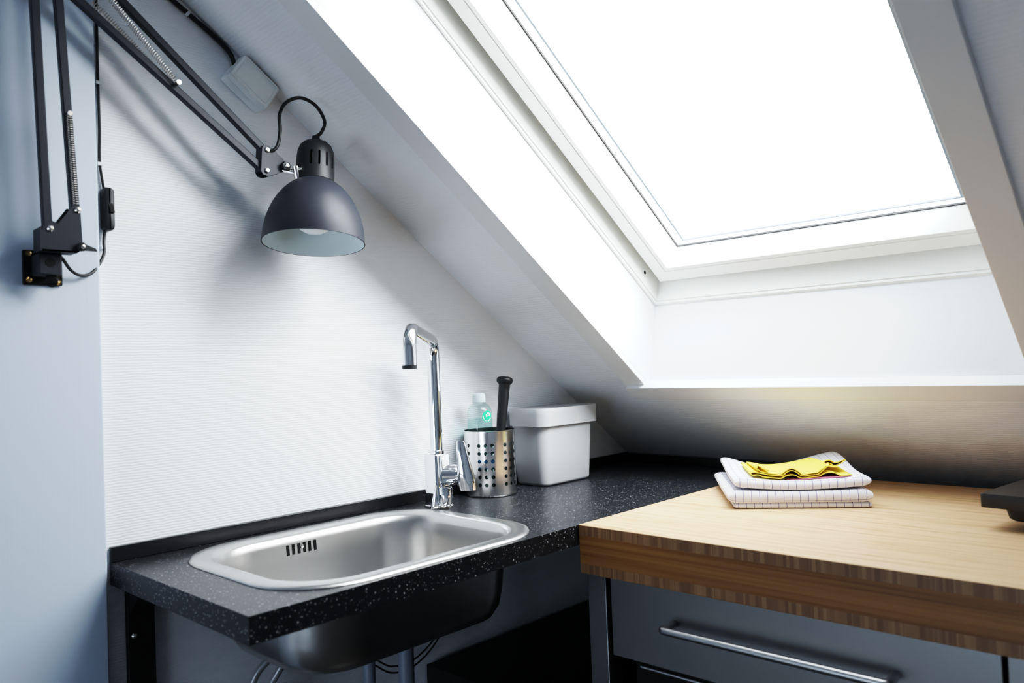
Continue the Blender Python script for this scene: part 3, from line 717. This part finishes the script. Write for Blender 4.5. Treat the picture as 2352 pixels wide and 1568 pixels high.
c2 = spline([(.0045, .0125, .560), (.0042, .0090, .585), (.0040, .0068, .61), (.0042, .0078, .66), (.0040, .0072, .73), (.0040, .0075, .80), (.0040, .0078, .878)], 8)
build('lamp_cord', MB().tube(c2, .0022, 8), M['cord'], la)
swc = build('cord_switch', MB().loft([[(x, y, z) for y, z, x in rr(.0062 + k, .0225 - k, .500 + k, .5655 - k, .006, xx, 5)] for k, xx in ((.001, .0006), (0, .003), (0, .015), (.001, .0185), (.003, .020))]), M['lampplast'], la)
build('rocker', MB().prism([(.5245, 0), (.5425, .0), (.5270, .0065)], lambda z, h, y: (.0195 + h * .6, .0150 + y + h * .4, z), -.003, .003), M['dark'], swc)

# cable clips, junction box with its cable
for k, (y, z, lab) in enumerate(((.0078, .727, 'white cable clip on the lamp cord, topmost of three beside the post'), (.0070, .602, 'white cable clip on the lamp cord just above the switch'), (.0092, .4745, 'white cable clip on the lamp cord just below the switch'))):
    build('cable_clip', MB().box((.0003, y - .004, z - .0026), (.0078, y + .004, z + .0026)), M['clip'], label=lab, cat='cable clip', group='clips on the lamp cord', bevel=.0008)
jb = thing('junction_box', (0, .252, .74), 'small grey white plastic box on the wall below the slope, above the lamp', 'junction box')
jc = Vector((0, .2535, .7775)); ju = Vector((0, math.cos(SL), -math.sin(SL))); jv = Vector((0, math.sin(SL), math.cos(SL)))
def jl(k, r, h, a=.0405, b=.0265): return [jc + ju * p + jv * q + Vector((h, 0, 0)) for p, q, _ in rr(-a + k, a - k, -b + k, b - k, r, 0, 5)]
build('housing', MB().loft([jl(0, .005, .0004), jl(0, .005, .020), jl(.0012, .004, .0212)]), M['box'], jb, sharp=50)
build('cover', MB().loft([jl(.0004, .005, .0214), jl(.0, .005, .0226), jl(.001, .005, .0335), jl(.0035, .004, .0355), jl(.0055, .003, .0355), jl(.0062, .003, .0347), jl(.0072, .003, .0347), jl(.0078, .003, .0356), jl(.012, .002, .0357)]), M['box'], jb, sharp=25)
cc = spline([(.012, .2275, .8020), (.008, .2215, .8260), (.0060, .196, .8480), (.0055, .155, .873), (.0052, .118, .895), (.0052, .06, .935), (.0052, -.02, .992)], 8)
build('power_cable', MB().tube(cc, .0040, 10), M['cord'], label='thick black cable rising from the grey box along the slope edge', cat='cable')
cpp = MB(); cp_ = Vector((.0048, .150, .8758)); cd = Vector((0, .82, -.57)); cpp.tube([cp_ - cd * .0025, cp_ + cd * .0025], .0052, 12)
build('cable_clip', cpp, M['clip'], label='white cable clip on the thick black cable at the slope', cat='cable clip')

# ------------------------------------------------------------------ lift everything onto the floor
for o in list(C.objects):
    if o.parent is None: o.location.z += ZF

# ------------------------------------------------------------------ camera
cam = bpy.data.cameras.new('camera'); co = bpy.data.objects.new('camera', cam); C.objects.link(co)
cam.sensor_fit = 'HORIZONTAL'; cam.sensor_width = 36.0; cam.lens = 36.0 * 1821.06 / 2352
ya, pi_, ro = 7.61114772e-01, 2.67709426e-02, -3.90374953e-02
Rm = Matrix.Rotation(ya, 4, 'Z') @ Matrix.Rotation(math.pi / 2 + pi_, 4, 'X') @ Matrix.Rotation(ro, 4, 'Z')
co.matrix_world = Matrix.Translation((1.2757, -.4351, .2761 + ZF)) @ Rm
cam.dof.use_dof = True; cam.dof.focus_distance = 1.50; cam.dof.aperture_fstop = 4.0
cam.clip_start = .02
SC.camera = co

# ------------------------------------------------------------------ light: overcast sky through the roof window and the added window behind
w = bpy.data.worlds.new('World'); SC.world = w; w.use_nodes = True
t = w.node_tree; bg = t.nodes['Background']
tc = t.nodes.new('ShaderNodeTexCoord'); sp = t.nodes.new('ShaderNodeSeparateXYZ'); t.links.new(tc.outputs['Generated'], sp.inputs[0])
def mnode(op, a, b=None, clamp=False):
    n = t.nodes.new('ShaderNodeMath'); n.operation = op; n.use_clamp = clamp
    for k, v in enumerate((a, b)):
        if v is None: continue
        if isinstance(v, (int, float)): n.inputs[k].default_value = v
        else: t.links.new(v, n.inputs[k])
    return n.outputs[0]
# overcast sky that is brighter towards one side (thin cloud over the low sun), grey ground below the horizon
BASE, GLOW, PW, SUN, BACK = 2.9, 18.0, 1.2, Vector((.92, -.34, .27)).normalized(), .85
dt = t.nodes.new('ShaderNodeVectorMath'); dt.operation = 'DOT_PRODUCT'; dt.inputs[1].default_value = SUN
t.links.new(tc.outputs['Generated'], dt.inputs[0])
glow = mnode('MULTIPLY', mnode('POWER', mnode('MAXIMUM', dt.outputs['Value'], 0.0), PW), GLOW)
up_ = mnode('MULTIPLY', mnode('ADD', sp.outputs[2], .02), 12.0, True)
lowb = mnode('MULTIPLY', mnode('MULTIPLY', mnode('SUBTRACT', -.35, sp.outputs[1]), 3.0, True), mnode('MULTIPLY', mnode('SUBTRACT', .30, sp.outputs[2]), 6.0, True))
back = mnode('ADD', mnode('MULTIPLY', lowb, BACK - 1), 1.0)
st_ = mnode('MULTIPLY', mnode('MULTIPLY', mnode('ADD', glow, BASE), mnode('ADD', mnode('MULTIPLY', up_, .45), .55)), back)
r = ramp(t, mnode('ADD', mnode('MULTIPLY', sp.outputs[1], .5), .5), [(0, (.72, .84, 1.0)), (.5, (.93, .965, 1)), (1, (1, .99, .97))])
t.links.new(r.outputs[0], bg.inputs[0]); t.links.new(st_, bg.inputs[1])
def portal(name, loc, rot, sx, sy):
    a = bpy.data.lights.new(name, 'AREA'); a.shape = 'RECTANGLE'; a.size = sx; a.size_y = sy; a.cycles.is_portal = True
    o = bpy.data.objects.new(name, a); C.objects.link(o); o.location = loc; o.rotation_euler = rot
pl = S((.345 + .918) / 2, .95, .27) + Vector((0, 0, ZF))
portal('sky_portal', pl, (SL * -1.0, 0, 0), .62, .98)
portal('sky_portal', ((wx0 + wx1) / 2, YB - .12, (wz0 + wz1) / 2 + ZF), (math.radians(90), 0, 0), 1.7, .9)

SC.view_settings.view_transform = 'Standard'
SC.view_settings.look = 'None'
SC.view_settings.exposure = 0.0
# photographic tone curve (toe and shoulder) in colour management
SC.view_settings.use_curve_mapping = True
cm = SC.view_settings.curve_mapping; cm.use_clip = False; cm.extend = 'HORIZONTAL'
WL = 1.4; cm.white_level = (WL, WL, WL)
cv = cm.curves[3]
CURVE = [(0, 0), (.02, .020), (.05, .075), (.127, .29), (.30, .60), (.62, .845), (1.0, .91), (1.4, 1.0)]
cv.points[0].location = (0, 0); cv.points[1].location = (1, 1)
for a, b in CURVE[1:-1]: cv.points.new(a / WL, b)
cm.update()
SC.cycles.max_bounces = 12; SC.cycles.diffuse_bounces = 6; SC.cycles.transparent_max_bounces = 16
SC.cycles.caustics_reflective = False; SC.cycles.caustics_refractive = False
SC.cycles.sample_clamp_indirect = 8.0
SC.cycles.use_denoising = True
